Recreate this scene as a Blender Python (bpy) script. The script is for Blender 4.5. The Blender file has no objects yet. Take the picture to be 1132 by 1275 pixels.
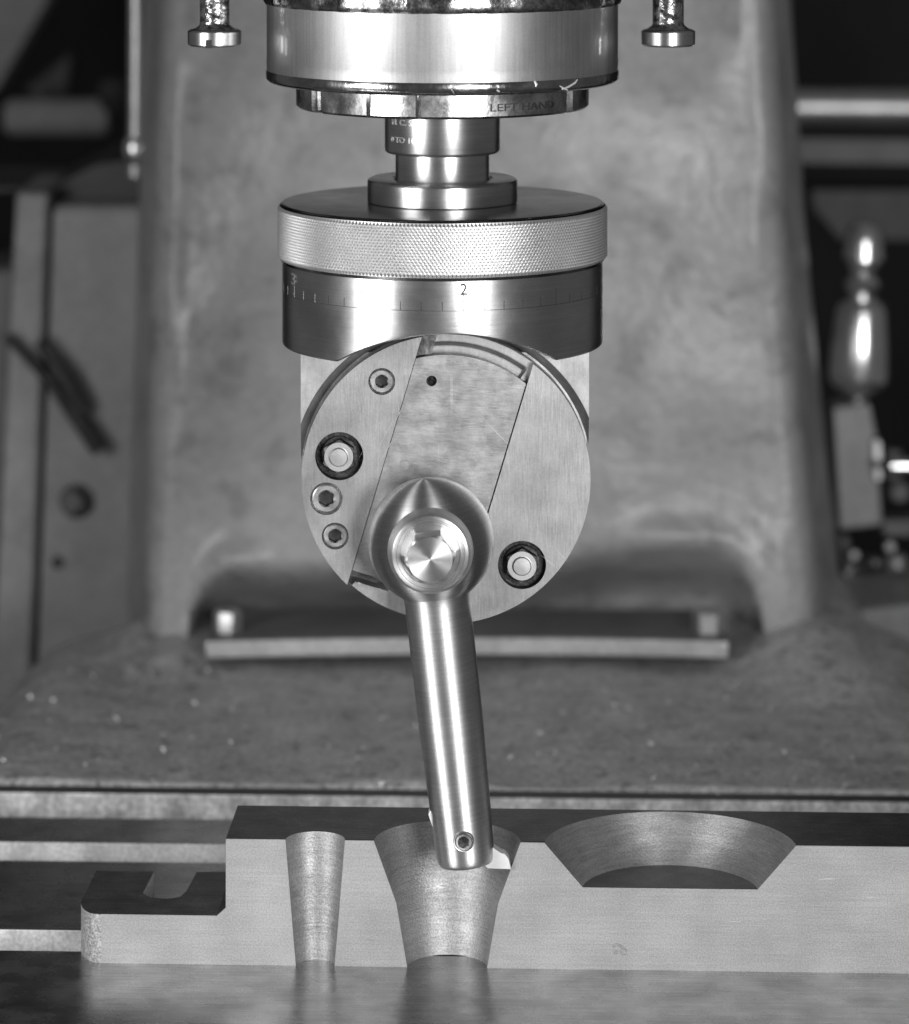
import bpy, bmesh, math, random
from mathutils import Vector, Matrix
from mathutils.geometry import tessellate_polygon
random.seed(7)
R = math.radians
S = 0.00025            # one modelling unit is a quarter of a millimetre
F = 4540.0             # distance camera -> work plane, in units
ZC = 1477.0            # camera height above the table, in units
YAW = R(2.3)
sc = bpy.context.scene

# ------------------------------------------------------------------ camera
cd = bpy.data.cameras.new('camera'); cam = bpy.data.objects.new('camera', cd)
sc.collection.objects.link(cam); sc.camera = cam
cam.location = Vector((math.sin(YAW)*F, -math.cos(YAW)*F, ZC))*S
cam.rotation_euler = (R(90), 0, YAW)
cd.sensor_fit = 'HORIZONTAL'; cd.sensor_width = 36
cd.lens = 36*F/1132
cd.shift_y = -(637.5+272)/1132
cd.clip_start = 0.02; cd.clip_end = 50
cd.dof.use_dof = True; cd.dof.focus_distance = F*S; cd.dof.aperture_fstop = 12.5
# ------------------------------------------------------------------ dim room light
w = bpy.data.worlds.new('World'); sc.world = w; w.use_nodes = True
w.node_tree.nodes['Background'].inputs[0].default_value = (1, 1, 1, 1)
w.node_tree.nodes['Background'].inputs[1].default_value = 0.085
# ------------------------------------------------------------------ two studio lamps in front, left and right
CR = Matrix.Rotation(YAW, 4, 'Z')
def lamp(name, az, dist, zz, sx, sy, power, aim=(0, 60, 560)):
    ld = bpy.data.lights.new(name, 'AREA'); ld.shape = 'RECTANGLE'; ld.size = sx*S; ld.size_y = sy*S; ld.energy = power
    o = bpy.data.objects.new(name, ld); sc.collection.objects.link(o)
    p = Vector((math.sin(R(az))*dist, -math.cos(R(az))*dist, zz)); q = Vector(aim)
    p = CR @ (p*S); q = CR @ (q*S)
    o.location = p; o.rotation_euler = (q-p).to_track_quat('-Z', 'Y').to_euler()
lamp('studio_lamp', -50, 2300, 880, 860, 1000, 2.5)
lamp('studio_lamp', 21, 4800, 980, 1300, 1600, 10.3)
vs = sc.view_settings; vs.view_transform = 'Standard'; vs.look = 'None'; vs.exposure = 0; vs.gamma = 1; vs.use_curve_mapping = False

# ------------------------------------------------------------------ picture helpers: a pixel at a depth -> a place
def H(px, py, y):                       # camera-aligned frame
    d = F+y
    return Vector(((px-566)*d/F, y, ZC-(py+272)*d/F))
def HX(px, y): return (px-566)*(F+y)/F
def HZ(py, y): return ZC-(py+272)*(F+y)/F
def on_plane(px, py, z):                # table frame: point on the level plane z
    d = (ZC-z)*F/(py+272); xc = (px-566)*d/F; yc = d-F
    v = CR @ Vector((xc, yc, 0)); return v.x, v.y
def TX(px, Y=0):                        # table frame: X at plane Y
    t = (px-566)/F
    # cam coords of (X,Y): xc = X cos+Y sin, yc = -X sin+Y cos ; xc = t(F+yc)
    c, s = math.cos(YAW), math.sin(YAW)
    return (t*(F+Y*c)-Y*s)/(c+t*s)

def sm(x): x = max(0, min(1, x)); return x*x*(3-2*x)
# ------------------------------------------------------------------ materials
def nt(name):
    m = bpy.data.materials.new(name); m.use_nodes = True; t = m.node_tree
    return m, t, t.nodes['Principled BSDF']
def math_node(t, op, a, b):
    n = t.nodes.new('ShaderNodeMath'); n.operation = op
    for i, v in enumerate((a, b)):
        if hasattr(v, 'links') or hasattr(v, 'is_linked'): t.links.new(v, n.inputs[i])
        else: n.inputs[i].default_value = v
    return n.outputs[0]
def coords(t, sx=1, sy=1, sz=1):
    tc = t.nodes.new('ShaderNodeTexCoord'); mp = t.nodes.new('ShaderNodeMapping')
    mp.inputs['Scale'].default_value = (sx/S, sy/S, sz/S)
    t.links.new(tc.outputs['Object'], mp.inputs[0]); return mp.outputs[0]
def noise(t, scale, detail=4, stretch=(1, 1, 1), rough=.55, dist=0):
    n = t.nodes.new('ShaderNodeTexNoise'); n.inputs['Scale'].default_value = scale
    n.inputs['Detail'].default_value = detail; n.inputs['Roughness'].default_value = rough
    n.inputs['Distortion'].default_value = dist
    t.links.new(coords(t, *stretch), n.inputs['Vector']); return n.outputs['Fac']
def ramp(t, fac, a, b, lo=.35, hi=.65):
    n = t.nodes.new('ShaderNodeMapRange'); n.inputs['From Min'].default_value = lo; n.inputs['From Max'].default_value = hi
    n.inputs['To Min'].default_value = a; n.inputs['To Max'].default_value = b
    t.links.new(fac, n.inputs['Value']); return n.outputs['Result']
def mat(name, base, metal, rough, ani=0, axis='Z', mott=(.02, .1), grain=(.4, .1), streak=None, bump=None, rvar=.0,
        spots=None, scratches=0, spec=.5):
    m, t, b = nt(name)
    v = ramp(t, noise(t, mott[0], 5), 1-mott[1], 1+mott[1])
    if grain: v = math_node(t, 'MULTIPLY', v, ramp(t, noise(t, grain[0], 2), 1-grain[1], 1+grain[1]))
    if streak: v = math_node(t, 'MULTIPLY', v, ramp(t, noise(t, streak[0], 3, streak[2]), 1-streak[1], 1+streak[1]))
    if spots: v = math_node(t, 'MULTIPLY', v, ramp(t, noise(t, spots[0], 3), spots[1], 1, spots[2], spots[2]+.06))
    v = math_node(t, 'MULTIPLY', v, base)
    if scratches:
        s = noise(t, .12, 2, (1, 1, .03)); s2 = noise(t, .010, 2)
        s = math_node(t, 'MULTIPLY', ramp(t, s, 0, scratches, .68, .72), ramp(t, s2, 0, 1, .5, .6))
        v = math_node(t, 'ADD', v, s)
    cmb = t.nodes.new('ShaderNodeCombineColor')
    for i in range(3): t.links.new(v, cmb.inputs[i])
    t.links.new(cmb.outputs[0], b.inputs['Base Color'])
    b.inputs['Metallic'].default_value = metal; b.inputs['Specular IOR Level'].default_value = spec
    if rvar: t.links.new(ramp(t, noise(t, mott[0]*1.7, 4), rough-rvar, rough+rvar), b.inputs['Roughness'])
    else: b.inputs['Roughness'].default_value = rough
    if ani:
        b.inputs['Anisotropic'].default_value = ani
        tg = t.nodes.new('ShaderNodeTangent'); tg.direction_type = 'RADIAL'; tg.axis = axis
        t.links.new(tg.outputs[0], b.inputs['Tangent']); b.inputs['Anisotropic Rotation'].default_value = .25
    if bump:
        prev = None
        for (s, st, h) in bump:
            bn = t.nodes.new('ShaderNodeBump'); bn.inputs['Strength'].default_value = 1; bn.inputs['Distance'].default_value = h*S
            t.links.new(noise(t, s, 3, st), bn.inputs['Height'])
            if prev: t.links.new(prev, bn.inputs['Normal'])
            prev = bn.outputs[0]
        t.links.new(prev, b.inputs['Normal'])
    return m
M = {}
M['turned'] = mat('turned_steel', .60, 1, .31, .5, 'Z', (.012, .10), (.5, .05), (.5, .06, (.02, .02, 1)), [(.6, (.03, .03, 1), .05)], .03)
M['sleeve'] = mat('ground_sleeve_steel', .62, 1, .50, .4, 'Z', (.01, .06), (.5, .05), (.25, .07, (1, 1, .03)), [(.5, (.03, .03, 1), .05)], .03)
M['sleeve'].node_tree.nodes['Principled BSDF'].inputs['Coat Weight'].default_value = .8
M['sleeve'].node_tree.nodes['Principled BSDF'].inputs['Coat Roughness'].default_value = .08
M['oily'] = mat('oily_dark_steel', .26, 1, .25, 0, 'Z', (.03, .5), (.3, .3), None, [(.12, (1, 1, 1), .5)], .10)
M['ring'] = mat('oil_wetted_ring_steel', .42, 1, .30, 0, 'Z', (.02, .45), (.3, .15), None, [(.05, (1, 1, 1), .6)], .08)
M['oilband'] = mat('oil_filmed_steel', .44, 1, .22, 0, 'Z', (.02, .3), (.3, .1), None, [(.04, (1, 1, .6), 1.2)], .08)
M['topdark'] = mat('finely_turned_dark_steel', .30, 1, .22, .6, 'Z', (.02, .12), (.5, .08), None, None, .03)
M['knurl'] = mat('knurled_steel', .78, 1, .40, 0, 'Z', (.02, .06), (.3, .05))
M['plate'] = mat('ground_plate_steel', .35, .85, .45, 0, 'Z', (.015, .16), (.5, .06), (.35, .07, (1, 1, .08)), [(.5, (1, 1, .1), .12)], .05, scratches=.22)
M['slide'] = mat('scuffed_slide_steel', .34, .85, .42, 0, 'Z', (.03, .24), (.5, .07), (.3, .08, (.2, 1, 1)), [(.4, (.2, 1, 1), .15)], .08, scratches=.08)
M['housing'] = mat('housing_steel', .42, .8, .48, 0, 'Z', (.03, .14), (.4, .06), (.2, .08, (1, 1, .2)), None, .05)
M['bar'] = mat('turned_bar_steel', .57, 1, .41, .55, 'Z', (.012, .06), (.6, .07), (.5, .07, (.03, .03, 1)), [(.7, (.03, .03, 1), .06)], .02)
M['ball'] = mat('turned_ball_steel', .58, 1, .42, .92, 'Z', (.012, .06), (.6, .07), (.5, .07, (.03, .03, 1)), [(.7, (.03, .03, 1), .06)], .02)
M['socket'] = mat('dark_hexagon_socket', .03, .3, .5, 0, 'Z', (.1, .3), None)
M['face'] = mat('faced_bolt_steel', .62, 1, .38, .8, 'Y', (.03, .06), (.6, .05), None, None, .03)
M['faceplain'] = mat('plain_screw_steel', .5, 1, .36, 0, 'Y', (.05, .15), (.6, .08), None, None, .06)
M['bright'] = mat('bright_bolt_end', .58, 1, .38, 0, 'Y', (.06, .08), (.5, .06))
M['black'] = mat('black_oiled_recess', .035, .3, .45, 0, 'Z', (.06, .6), (.3, .3), None, [(.15, (1, 1, 1), 1.5)])
M['engrave'] = mat('engraved_line', .02, .2, .6)
M['gradline'] = mat('scale_engraving', .05, .4, .5)
M['engravelight'] = mat('bright_engraved_line', .7, .9, .4)
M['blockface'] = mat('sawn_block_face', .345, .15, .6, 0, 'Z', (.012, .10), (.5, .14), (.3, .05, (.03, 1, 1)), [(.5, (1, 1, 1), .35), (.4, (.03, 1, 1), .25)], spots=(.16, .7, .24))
M['blocktop'] = mat('dark_block_top', .062, .5, .38, 0, 'Z', (.03, .30), (.5, .45), (.25, .25, (.04, 1, 1)), [(.3, (.2, 1, 1), .4)])  # top faces get a much darker base colour than the front
M['sawn'] = mat('rough_sawn_end', .36, .35, .5, 0, 'Z', (.1, .15), (.35, .35), None, [(.35, (1, 1, 1), 1.6)])
M['bore'] = mat('bored_grainy_steel', .38, .8, .52, .1, 'Z', (.03, .10), (.5, .2), (.4, .1, (.06, .06, 1)), [(.5, (1, 1, 1), .6), (.4, (.04, .04, 1), .3)], .04)
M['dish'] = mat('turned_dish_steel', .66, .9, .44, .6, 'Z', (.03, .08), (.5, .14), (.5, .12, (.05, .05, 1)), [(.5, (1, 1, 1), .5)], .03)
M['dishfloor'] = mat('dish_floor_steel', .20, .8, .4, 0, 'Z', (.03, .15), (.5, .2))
M['table'] = mat('ground_table_iron', .50, 1, .27, 0, 'Z', (.012, .22), (.5, .08), (.3, .16, (.03, 1, 1)), [(.6, (.06, 1, 1), .08)], .06, scratches=0)
M['slotwall'] = mat('milled_slot_wall', .68, .3, .5, 0, 'Z', (.02, .2), (.2, .15), None, [(.12, (1, 1, 1), .8)])
M['rim'] = mat('rough_rim_iron', .60, .3, .5, 0, 'Z', (.02, .35), (.12, .25), None, [(.04, (1, 1, 1), 2.5)])
M['paint'] = mat('old_grey_machine_paint', .31, 0, .36, 0, 'Z', (.006, .14), (.06, .07), None, [(.008, (1, 1, 1), 7), (.035, (1, 1, 1), 1.6), (.15, (1, 1, 1), .6)], .06, spots=(.012, .82, .37))
M['cast'] = mat('pitted_grey_casting', .43, 0, .42, 0, 'Z', (.012, .16), (.12, .25), None, [(.02, (1, 1, 1), 6), (.08, (1, 1, 1), 3), (.25, (1, 1, 1), 1.5)], .08, spots=(.03, .6, .36))
M['panel'] = mat('grey_cabinet_paint', .32, 0, .5, 0, 'Z', (.01, .1), (.06, .08))
M['dark'] = mat('dark_machine_part', .035, 0, .5, 0, 'Z', (.02, .3), None)
M['dim'] = mat('dim_grey_part', .14, 0, .5, 0, 'Z', (.01, .15), None)
M['chrome'] = mat('polished_steel', .9, 1, .24, 0, 'Z', (.02, .05), None)
M['rod'] = mat('dull_steel_rod', .5, .8, .4, 0, 'Z', (.02, .1), (.1, .1))
M['wall'] = mat('dark_workshop_wall', .014, 0, .8, 0, 'Z', (.002, .4), None)
M['tip'] = mat('bright_carbide_tip', .85, .3, .35, 0, 'Z', (.05, .05), None)
M['chip'] = mat('bright_steel_chip', .9, .4, .4, 0, 'Z', (.05, .05), None)

# ------------------------------------------------------------------ object helpers
def mesh_obj(name, verts, faces, m, parent=None, sharp=35, smooth=True, bevel=0, mats=None, fmat=None, segs=2):
    me = bpy.data.meshes.new(name); me.from_pydata([tuple(Vector(v)*S) for v in verts], [], faces)
    bm = bmesh.new(); bm.from_mesh(me)
    bmesh.ops.remove_doubles(bm, verts=bm.verts, dist=.02*S)
    if fmat is None or True: bmesh.ops.recalc_face_normals(bm, faces=bm.faces)
    bm.to_mesh(me); bm.free()
    for mm in (mats or [m]): me.materials.append(mm)
    if fmat: 
        for p in me.polygons: p.material_index = fmat(p)
    if smooth:
        me.shade_smooth(); me.set_sharp_from_angle(angle=R(sharp))
    o = bpy.data.objects.new(name, me); sc.collection.objects.link(o)
    if parent: o.parent = parent
    if bevel:
        b = o.modifiers.new('bevel', 'BEVEL'); b.width = bevel*S; b.segments = segs; b.limit_method = 'ANGLE'; b.angle_limit = R(40)
        b.harden_normals = False
    return o
def tag(o, label=None, cat=None, group=None, kind=None):
    for k, v in (('label', label), ('category', cat), ('group', group), ('kind', kind)):
        if v: o[k] = v
    return o
def thing(name, loc, label, cat, group=None, frame='cam', rot=None):
    o = bpy.data.objects.new(name, None); sc.collection.objects.link(o); o.empty_display_size = .01
    mtx = Matrix.Translation(Vector(loc)*S)
    if frame == 'cam': mtx = CR @ mtx
    if rot: mtx = mtx @ rot
    o.matrix_world = mtx
    return tag(o, label, cat, group)
class Geo:
    def __init__(s): s.v = []; s.f = []
    def add(s, vs, fs):
        n = len(s.v); s.v += [Vector(v) for v in vs]; s.f += [tuple(i+n for i in f) for f in fs]; return s
    def shift(s, d): s.v = [v-Vector(d) for v in s.v]; return s
    def tf(s, m): s.v = [m @ v for v in s.v]; return s
    def obj(s, name, m, parent=None, **k): return mesh_obj(name, s.v, s.f, m, parent, **k)
def rev(prof, n=96, axis='Z', c=(0, 0, 0), rf=None, a0=0, a1=360, caps=True):
    g = Geo(); c = Vector(c); full = abs(a1-a0) >= 360; cnt = n if full else n+1; vs = []
    for (r, h) in prof:
        for i in range(cnt):
            t = R(a0+(a1-a0)*i/n); rr = r*(rf(t, h) if rf else 1)
            p = (rr*math.sin(t), -rr*math.cos(t), h) if axis == 'Z' else ((rr*math.sin(t), h, rr*math.cos(t)) if axis == 'Y' else (h, rr*math.sin(t), rr*math.cos(t)))
            vs.append(c+Vector(p))
    fs = []
    for k in range(len(prof)-1):
        for i in range(n):
            j = (i+1) % cnt
            fs.append((k*cnt+i, k*cnt+j, (k+1)*cnt+j, (k+1)*cnt+i))
    g.add(vs, fs)
    if full and caps:
        if prof[0][0] > .01: g.f.append(tuple(range(cnt-1, -1, -1)))
        if prof[-1][0] > .01: g.f.append(tuple(range((len(prof)-1)*cnt, len(prof)*cnt)))
    return g
def box(x0, x1, y0, y1, z0, z1):
    v = [(x, y, z) for x in (x0, x1) for y in (y0, y1) for z in (z0, z1)]
    return Geo().add(v, [(0, 1, 3, 2), (4, 6, 7, 5), (0, 4, 5, 1), (2, 3, 7, 6), (0, 2, 6, 4), (1, 5, 7, 3)])
def plate(outer, holes, y0, y1, back=True, hole_depth=None):
    """2D outline (x,z) with holes, front face at y0, back at y1"""
    g = Geo(); loops = [outer]+holes
    flat = [p for l in loops for p in l]
    tris = tessellate_polygon([[Vector((p[0], p[1], 0)) for p in l] for l in loops])
    g.add([(p[0], y0, p[1]) for p in flat], [tuple(t) for t in tris])
    if back: g.add([(p[0], y1, p[1]) for p in flat], [tuple(t) for t in tris])
    for l in loops:
        n = len(l)
        g.add([(p[0], y0, p[1]) for p in l]+[(p[0], y1, p[1]) for p in l], [(i, (i+1) % n, n+(i+1) % n, n+i) for i in range(n)])
    return g
def circ(cx, cz, r, n=40): return [(cx+r*math.cos(2*math.pi*i/n), cz+r*math.sin(2*math.pi*i/n)) for i in range(n)]
def hexpt(r_af, ang, off):            # radius of a hexagon (across flats radius r_af) at angle
    a = (ang-off) % (math.pi/3)-math.pi/6
    return r_af/math.cos(a)
def tube(pts, r, n=12, caps=True):
    g = Geo(); rings = []
    for i, p in enumerate(pts):
        p = Vector(p); d = (Vector(pts[min(i+1, len(pts)-1)])-Vector(pts[max(i-1, 0)])).normalized()
        u = d.orthogonal().normalized() if i == 0 else (u-d*u.dot(d)).normalized()
        w_ = d.cross(u); rr = r[i] if isinstance(r, (list, tuple)) else r
        rings.append([p+u*rr*math.cos(2*math.pi*k/n)+w_*rr*math.sin(2*math.pi*k/n) for k in range(n)])
    vs = [v for rg in rings for v in rg]; fs = []
    for i in range(len(pts)-1):
        for k in range(n):
            fs.append((i*n+k, i*n+(k+1) % n, (i+1)*n+(k+1) % n, (i+1)*n+k))
    if caps: fs += [tuple(range(n-1, -1, -1)), tuple(range((len(pts)-1)*n, len(pts)*n))]
    return g.add(vs, fs)
def text_geo(body, size, off=0):
    cu = bpy.data.curves.new('lettering', 'FONT'); cu.body = body; cu.size = size; cu.align_x = 'CENTER'; cu.resolution_u = 3
    cu.extrude = .25; cu.offset = off
    o = bpy.data.objects.new('lettering', cu); sc.collection.objects.link(o)
    bpy.context.view_layer.update()
    me = bpy.data.meshes.new_from_object(o); g = Geo()
    g.add([v.co.copy() for v in me.vertices], [tuple(p.vertices) for p in me.polygons])
    bpy.data.objects.remove(o); bpy.data.curves.remove(cu); bpy.data.meshes.remove(me)
    return g
def wrap_text(body, size, cx, cy, r, px, py, lift=.55, sx=1, off=0):
    """lettering wrapped on a vertical cylinder of radius r about (cx,cy); px,py is where its baseline centre stands"""
    x = None
    t = math.asin(max(-1, min(1, (HX(px, cy)-cx)/r)))
    for _ in range(20):
        y = cy-r*math.cos(t); t = math.asin(max(-1, min(1, (HX(px, y)-cx)/r)))
    y = cy-r*math.cos(t); z = HZ(py, y)
    g = text_geo(body, size, off)
    for v in g.v:
        a = t+v.x*sx/r; rr = r+lift+v.z
        h = v.y; v.x, v.y, v.z = cx+rr*math.sin(a), cy-rr*math.cos(a), z+h
    return g

# ================================================================== THE TABLE (setting)
e = {p: on_plane(0, p, 0)[1] for p in (1183, 1157, 1071, 1048, 1017, 986, 977)}
e = {k: v-0 for k, v in e.items()}
y_rim = e[1017]; z_rim = 0; y_r0, y_r1 = e[986], e[977]
X0, X1 = -2200, 2200
prof = [(-900, -220), (-900, 0), (e[1183], 0), (e[1183], -34), (e[1183]-26, -34), (e[1183]-26, -72), (e[1157]+26, -72), (e[1157]+26, -34),
        (e[1157], -34), (e[1157], 0), (e[1071], 0), (e[1071], -34), (e[1071]-26, -34), (e[1071]-26, -72), (e[1048]+26, -72),
        (e[1048]+26, -34), (e[1048], -34), (e[1048], 0), (y_rim, 0), (y_rim, -60), (y_r0-.5, -60), (y_r0-.5, -220)]
n = len(prof)
g = Geo().add([(X0, p[0], p[1]) for p in prof]+[(X1, p[0], p[1]) for p in prof], [(i, (i+1) % n, n+(i+1) % n, n+i) for i in range(n)])
def tmat(p):
    c = p.center/S
    return 0 if (abs(p.normal.z) > .7 and c.z > -5) else 1
o = g.obj('machine_table', None, mats=[M['table'], M['slotwall']], fmat=tmat, bevel=1.6)
tag(o, kind='structure')
rim = thing('table_rim', (0, y_r0, 0), 'rough light iron rim along the back edge of the slotted table', 'rim', frame='world')
box(X0, X1, 0, y_r1-y_r0, -200, z_rim).obj('rim_bar', None, rim, mats=[M['rim'], M['dark']], fmat=lambda p: 1 if p.normal.z > .5 else 0, bevel=3)  # top coloured dark to stand in for the shadowed gap behind the rim
# casting behind the table: a broad level surface with two shoulders
nx, ny = 160, 70; ya, yb = y_r1+2, 2300
vs, fs = [], []
for j in range(ny+1):
    for i in range(nx+1):
        x = -1250+2500*i/nx; y = ya+(1730+570*sm((x+590)/40)*sm((640-x)/40)-ya)*j/ny
        z = 4
        z += 48*math.exp(-((x+560)/85)**2)*min(1, max(0, (y-1450)/250))
        z += 52*math.exp(-((x-545)/120)**2)*min(1, max(0, (y-1300)/300))
        if x < -690: z -= min(.0048*(-690-x)**2, 400)
        if x > 670: z -= min(240, .0036*(x-670)**2)
        z += 3*math.sin(x*.013+y*.004)+2*math.sin(y*.011+x*.02)
        vs.append((x, y, z))
for j in range(ny):
    for i in range(nx):
        a = j*(nx+1)+i; fs.append((a, a+1, a+nx+2, a+nx+1))
o = mesh_obj('saddle_casting', vs, fs, M['cast'], sharp=60)
bw = o.modifiers.new('solid', 'SOLIDIFY'); bw.thickness = 60*S; bw.offset = -1
tag(o, 'rough grey casting behind the table, scattered with chips, in front of the column', 'casting')

# ================================================================== COLUMN
DC = 6170-F
col = thing('machine_column', (0, DC, 0), 'broad grey painted machine column filling the middle of the background', 'column')
def lerp(a, pts):
    for (p, q), (r_, s_) in zip(pts, pts[1:]):
        if a <= r_: return q+(s_-q)*(a-p)/(r_-p)
    return pts[-1][1]
rows = []
NF = 90
pys = [-260+ (830+260)*k/150 for k in range(151)]
for py in pys:
    xl = HX(lerp(py, [(-300, 186), (0, 182), (240, 174), (760, 160), (900, 158)]), DC)
    xr = HX(lerp(py, [(-300, 972), (0, 984), (100, 990), (300, 1002), (450, 1013), (700, 1034), (800, 1046), (900, 1050)]), DC)
    r_ = 66; z = HZ(py, DC); pl_, pr_ = 566+xl*F/(F+DC), 566+xr*F/(F+DC); row = [(HX(pl_+4, DC+900), 900, z), (HX(pl_, DC+420), 420, z), (HX(pl_+7, DC+170), 170, z)]
    for k in range(10):
        t = R(90*k/9); row.append((xl+12+54*(1-math.cos(t)), 125*(1-math.sin(t)), z))
    for k in range(1, NF):
        f = k/NF; x = xl+r_+(xr-xl-2*r_)*f; px = 566+x*F/(F+DC); y = 0
        # recess under the arched lip
        dx = max(0, 300-px, px-880); lip = 702+ (60-math.sqrt(max(0, 60*60-dx*dx)) if dx < 60 else 60+(dx-60)*6)
        if px > 600: lip -= 26*sm((px-600)/220)
        y += 210*sm((py-lip+6)/120)
        y -= (2+24*math.exp(-((px-285)/34)**2)+18*math.exp(-((px-835)/70)**2))*math.exp(-((py-lip+8)/20)**2)
        # the face swings forward towards the head at the top
        up = max(0, 150-py)/150.0
        y -= 55*up*up*sm((px-225)/60)*sm((935-px)/90)
        y += 5*math.sin(px*.021+py*.013)+3*math.sin(py*.03-px*.011)
        row.append((x, y, z))
    for k in range(10):
        t = R(90*k/9); row.append((xr-12-54*(1-math.sin(t)), 125*(1-math.cos(t)), z))
    row += [(HX(pr_-7, DC+170), 170, z), (HX(pr_, DC+420), 420, z), (HX(pr_-4, DC+900), 900, z)]
    rows.append(row)
L = len(rows[0]); fs = []
for j in range(len(rows)-1):
    for i in range(L-1):
        a = j*L+i; fs.append((a, a+1, a+L+1, a+L))
mesh_obj('column_body', [v for r_ in rows for v in r_], fs, M['paint'], col, sharp=70)

# strap plate with bolts
DP = 6040-F
pl = thing('strap_plate', (0, DP, 0), 'light steel strap plate bolted down at the foot of the column', 'plate')
N = 40; f_, b_ = [], []
for k in range(N+1):
    x = HX(255, DP)+(HX(908, DP)-HX(255, DP))*k/N
    f_.append((x, 26*(1-((k/N-.5)*2)**2))); b_.append((x, 230))
o2 = f_+b_[::-1]; zt, zb = HZ(798, DP), HZ(822, DP)
n = len(o2)
g = Geo().add([(p[0], p[1], zt) for p in o2]+[(p[0], p[1], zb) for p in o2], [tuple(range(n)), tuple(range(2*n-1, n-1, -1))]+[(i, (i+1) % n, n+(i+1) % n, n+i) for i in range(n)])
g.obj('strap', None, pl, mats=[M['rod'], M['dim']], fmat=lambda p: 1 if abs(p.normal.z) > .6 else 0, bevel=5, segs=3)
for px, s_, lab in ((284, 24, 'square bolt head at the left end of the strap plate'), (884, 30, 'hexagonal bolt head at the right end of the strap plate')):
    x = HX(px, DP+60)
    b = rev([(s_*1.0, zt+.5), (s_*1.0, zt+34), (s_*.86, zt+39)], 6, 'Z', (x, 60, 0), a0=20, a1=380)
    b.obj('bolt_head', M['rod'], pl, bevel=2)['label'] = lab

# ================================================================== LEFT BACKGROUND
D1 = 6900-F
cab = thing('grey_cabinet', H(110, 790, D1), 'blurred grey machine cabinet with a slanted seam left of the column', 'cabinet')
L0 = H(110, 790, D1)
def slab(pts, d0, d1): return plate([(HX(x, d0), HZ(y, d0)) for x, y in pts], [], d0, d1)
slab([(66, 256), (190, 256), (190, 900), (44, 900)], D1, D1+300).shift(L0).obj('side_panel', M['panel'], cab, bevel=12, segs=3)
slab([(20, 240), (60, 240), (36, 900), (-14, 900)], D1-30, D1+300).shift(L0).obj('edge_strip', M['panel'], cab, bevel=10, segs=3)
slab([(-60, 345), (17, 330), (-16, 900), (-80, 900)], D1+20, D1+300).shift(L0).obj('rear_panel', M['dim'], cab, bevel=10)
rev([(12, D1-4), (12, D1+4)], 20, 'Y', (HX(72, D1), 0, HZ(700, D1))).shift(L0).obj('plug', M['dark'], cab)
rev([(11, D1+16), (11, D1+24)], 20, 'Y', (HX(15, D1), 0, HZ(533, D1))).shift(L0).obj('plug', M['dark'], cab)
g = rev([(27, D1-34), (27, D1+2)], 4, 'Y', (HX(91, D1), 0, HZ(621, D1)), a0=10, a1=370)
g.shift(L0).obj('square_bolt', M['dim'], cab, bevel=3)
g = rev([(16, D1-24), (16, D1+2)], 4, 'Y', (HX(104, D1), 0, HZ(628, D1)), a0=10, a1=370)
g.shift(L0).obj('bolt_shade_side', M['dark'], cab, bevel=3)  # dark block standing in for the shadow side of the square bolt
rev([(33, D1-3), (33, D1+2)], 24, 'Y', (HX(96, D1), 0, HZ(624, D1))).shift(L0).obj('bolt_washer', M['dark'], cab)
lv = thing('forked_lever', H(128, 565, D1-60), 'dark forked lever slanting across the grey cabinet on the left', 'lever')
L1 = H(128, 565, D1-60)
tube([H(124, 562, D1-60), H(100, 528, D1-60), H(58, 470, D1-60), H(8, 418, D1-70)], [15, 14, 10, 8]).shift(L1).obj('long_arm', M['dark'], lv)
tube([H(102, 512, D1-62), H(80, 470, D1-62), H(48, 425, D1-62)], [14, 15, 9]).shift(L1).obj('short_arm', M['dark'], lv)
# shelf on the cabinet, rods above
o = slab([(-60, 232), (60, 236), (120, 205), (190, 196), (190, 252), (60, 252), (60, 238), (-60, 238)], D1+100, D1+500).obj('sloping_bracket', M['dark'])
o.matrix_world = CR; tag(o, 'dark sloping bracket on top of the blurred grey cabinet', 'bracket')
D2 = 6650-F
vr = thing('upright_rod', H(169, 190, D2), 'bright upright rod with a round end beside the column, upper left', 'rod')
L2 = H(169, 190, D2)
tube([H(171, -200, D2), H(170, 60, D2), H(169, 175, D2)], [14, 15, 14], 20).shift(L2).obj('rod_shaft', M['rod'], vr)
rev([(0.1, -26), (14, -22), (21, -10), (22, 4), (17, 18), (8, 24), (.1, 25)], 24, 'Z', H(168, 184, D2)).shift(L2).obj('round_end', M['chrome'], vr)
rev([(12, -20), (12, 2)], 20, 'Z', H(168, 206, D2)).shift(L2).obj('lower_stub', M['rod'], vr)
D3 = 8200-F
def single(g, name, m, label, cat, **k):
    o = g.obj(name, m, None, **k); o.matrix_world = CR; return tag(o, label, cat)
single(tube([H(6, 146, D3), H(14, 146, D3), H(124, 146, D3), H(134, 146, D3)], [30, 41, 41, 34], 24), 'roller', M['panel'], 'thick blurred grey horizontal roller at the upper left', 'roller')
single(slab([(-80, -120), (72, -120), (60, 0), (-8, 118), (-80, 120)], D3+500, D3+700), 'slanted_panel', M['panel'], 'blurred grey slanted panel in the upper left corner', 'panel', bevel=10)
single(slab([(30, 110), (92, 60), (88, 122), (40, 128)], D3+300, D3+420), 'dim_bracket', M['dark'], 'dim bracket just above the grey roller', 'bracket', bevel=10)
single(rev([(.1, -40), (26, -34), (38, 0), (26, 34), (.1, 40)], 20, 'Z', H(142, 118, D3-200)), 'knob', M['dark'], 'dim round knob between the grey roller and the upright rod', 'knob')

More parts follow.
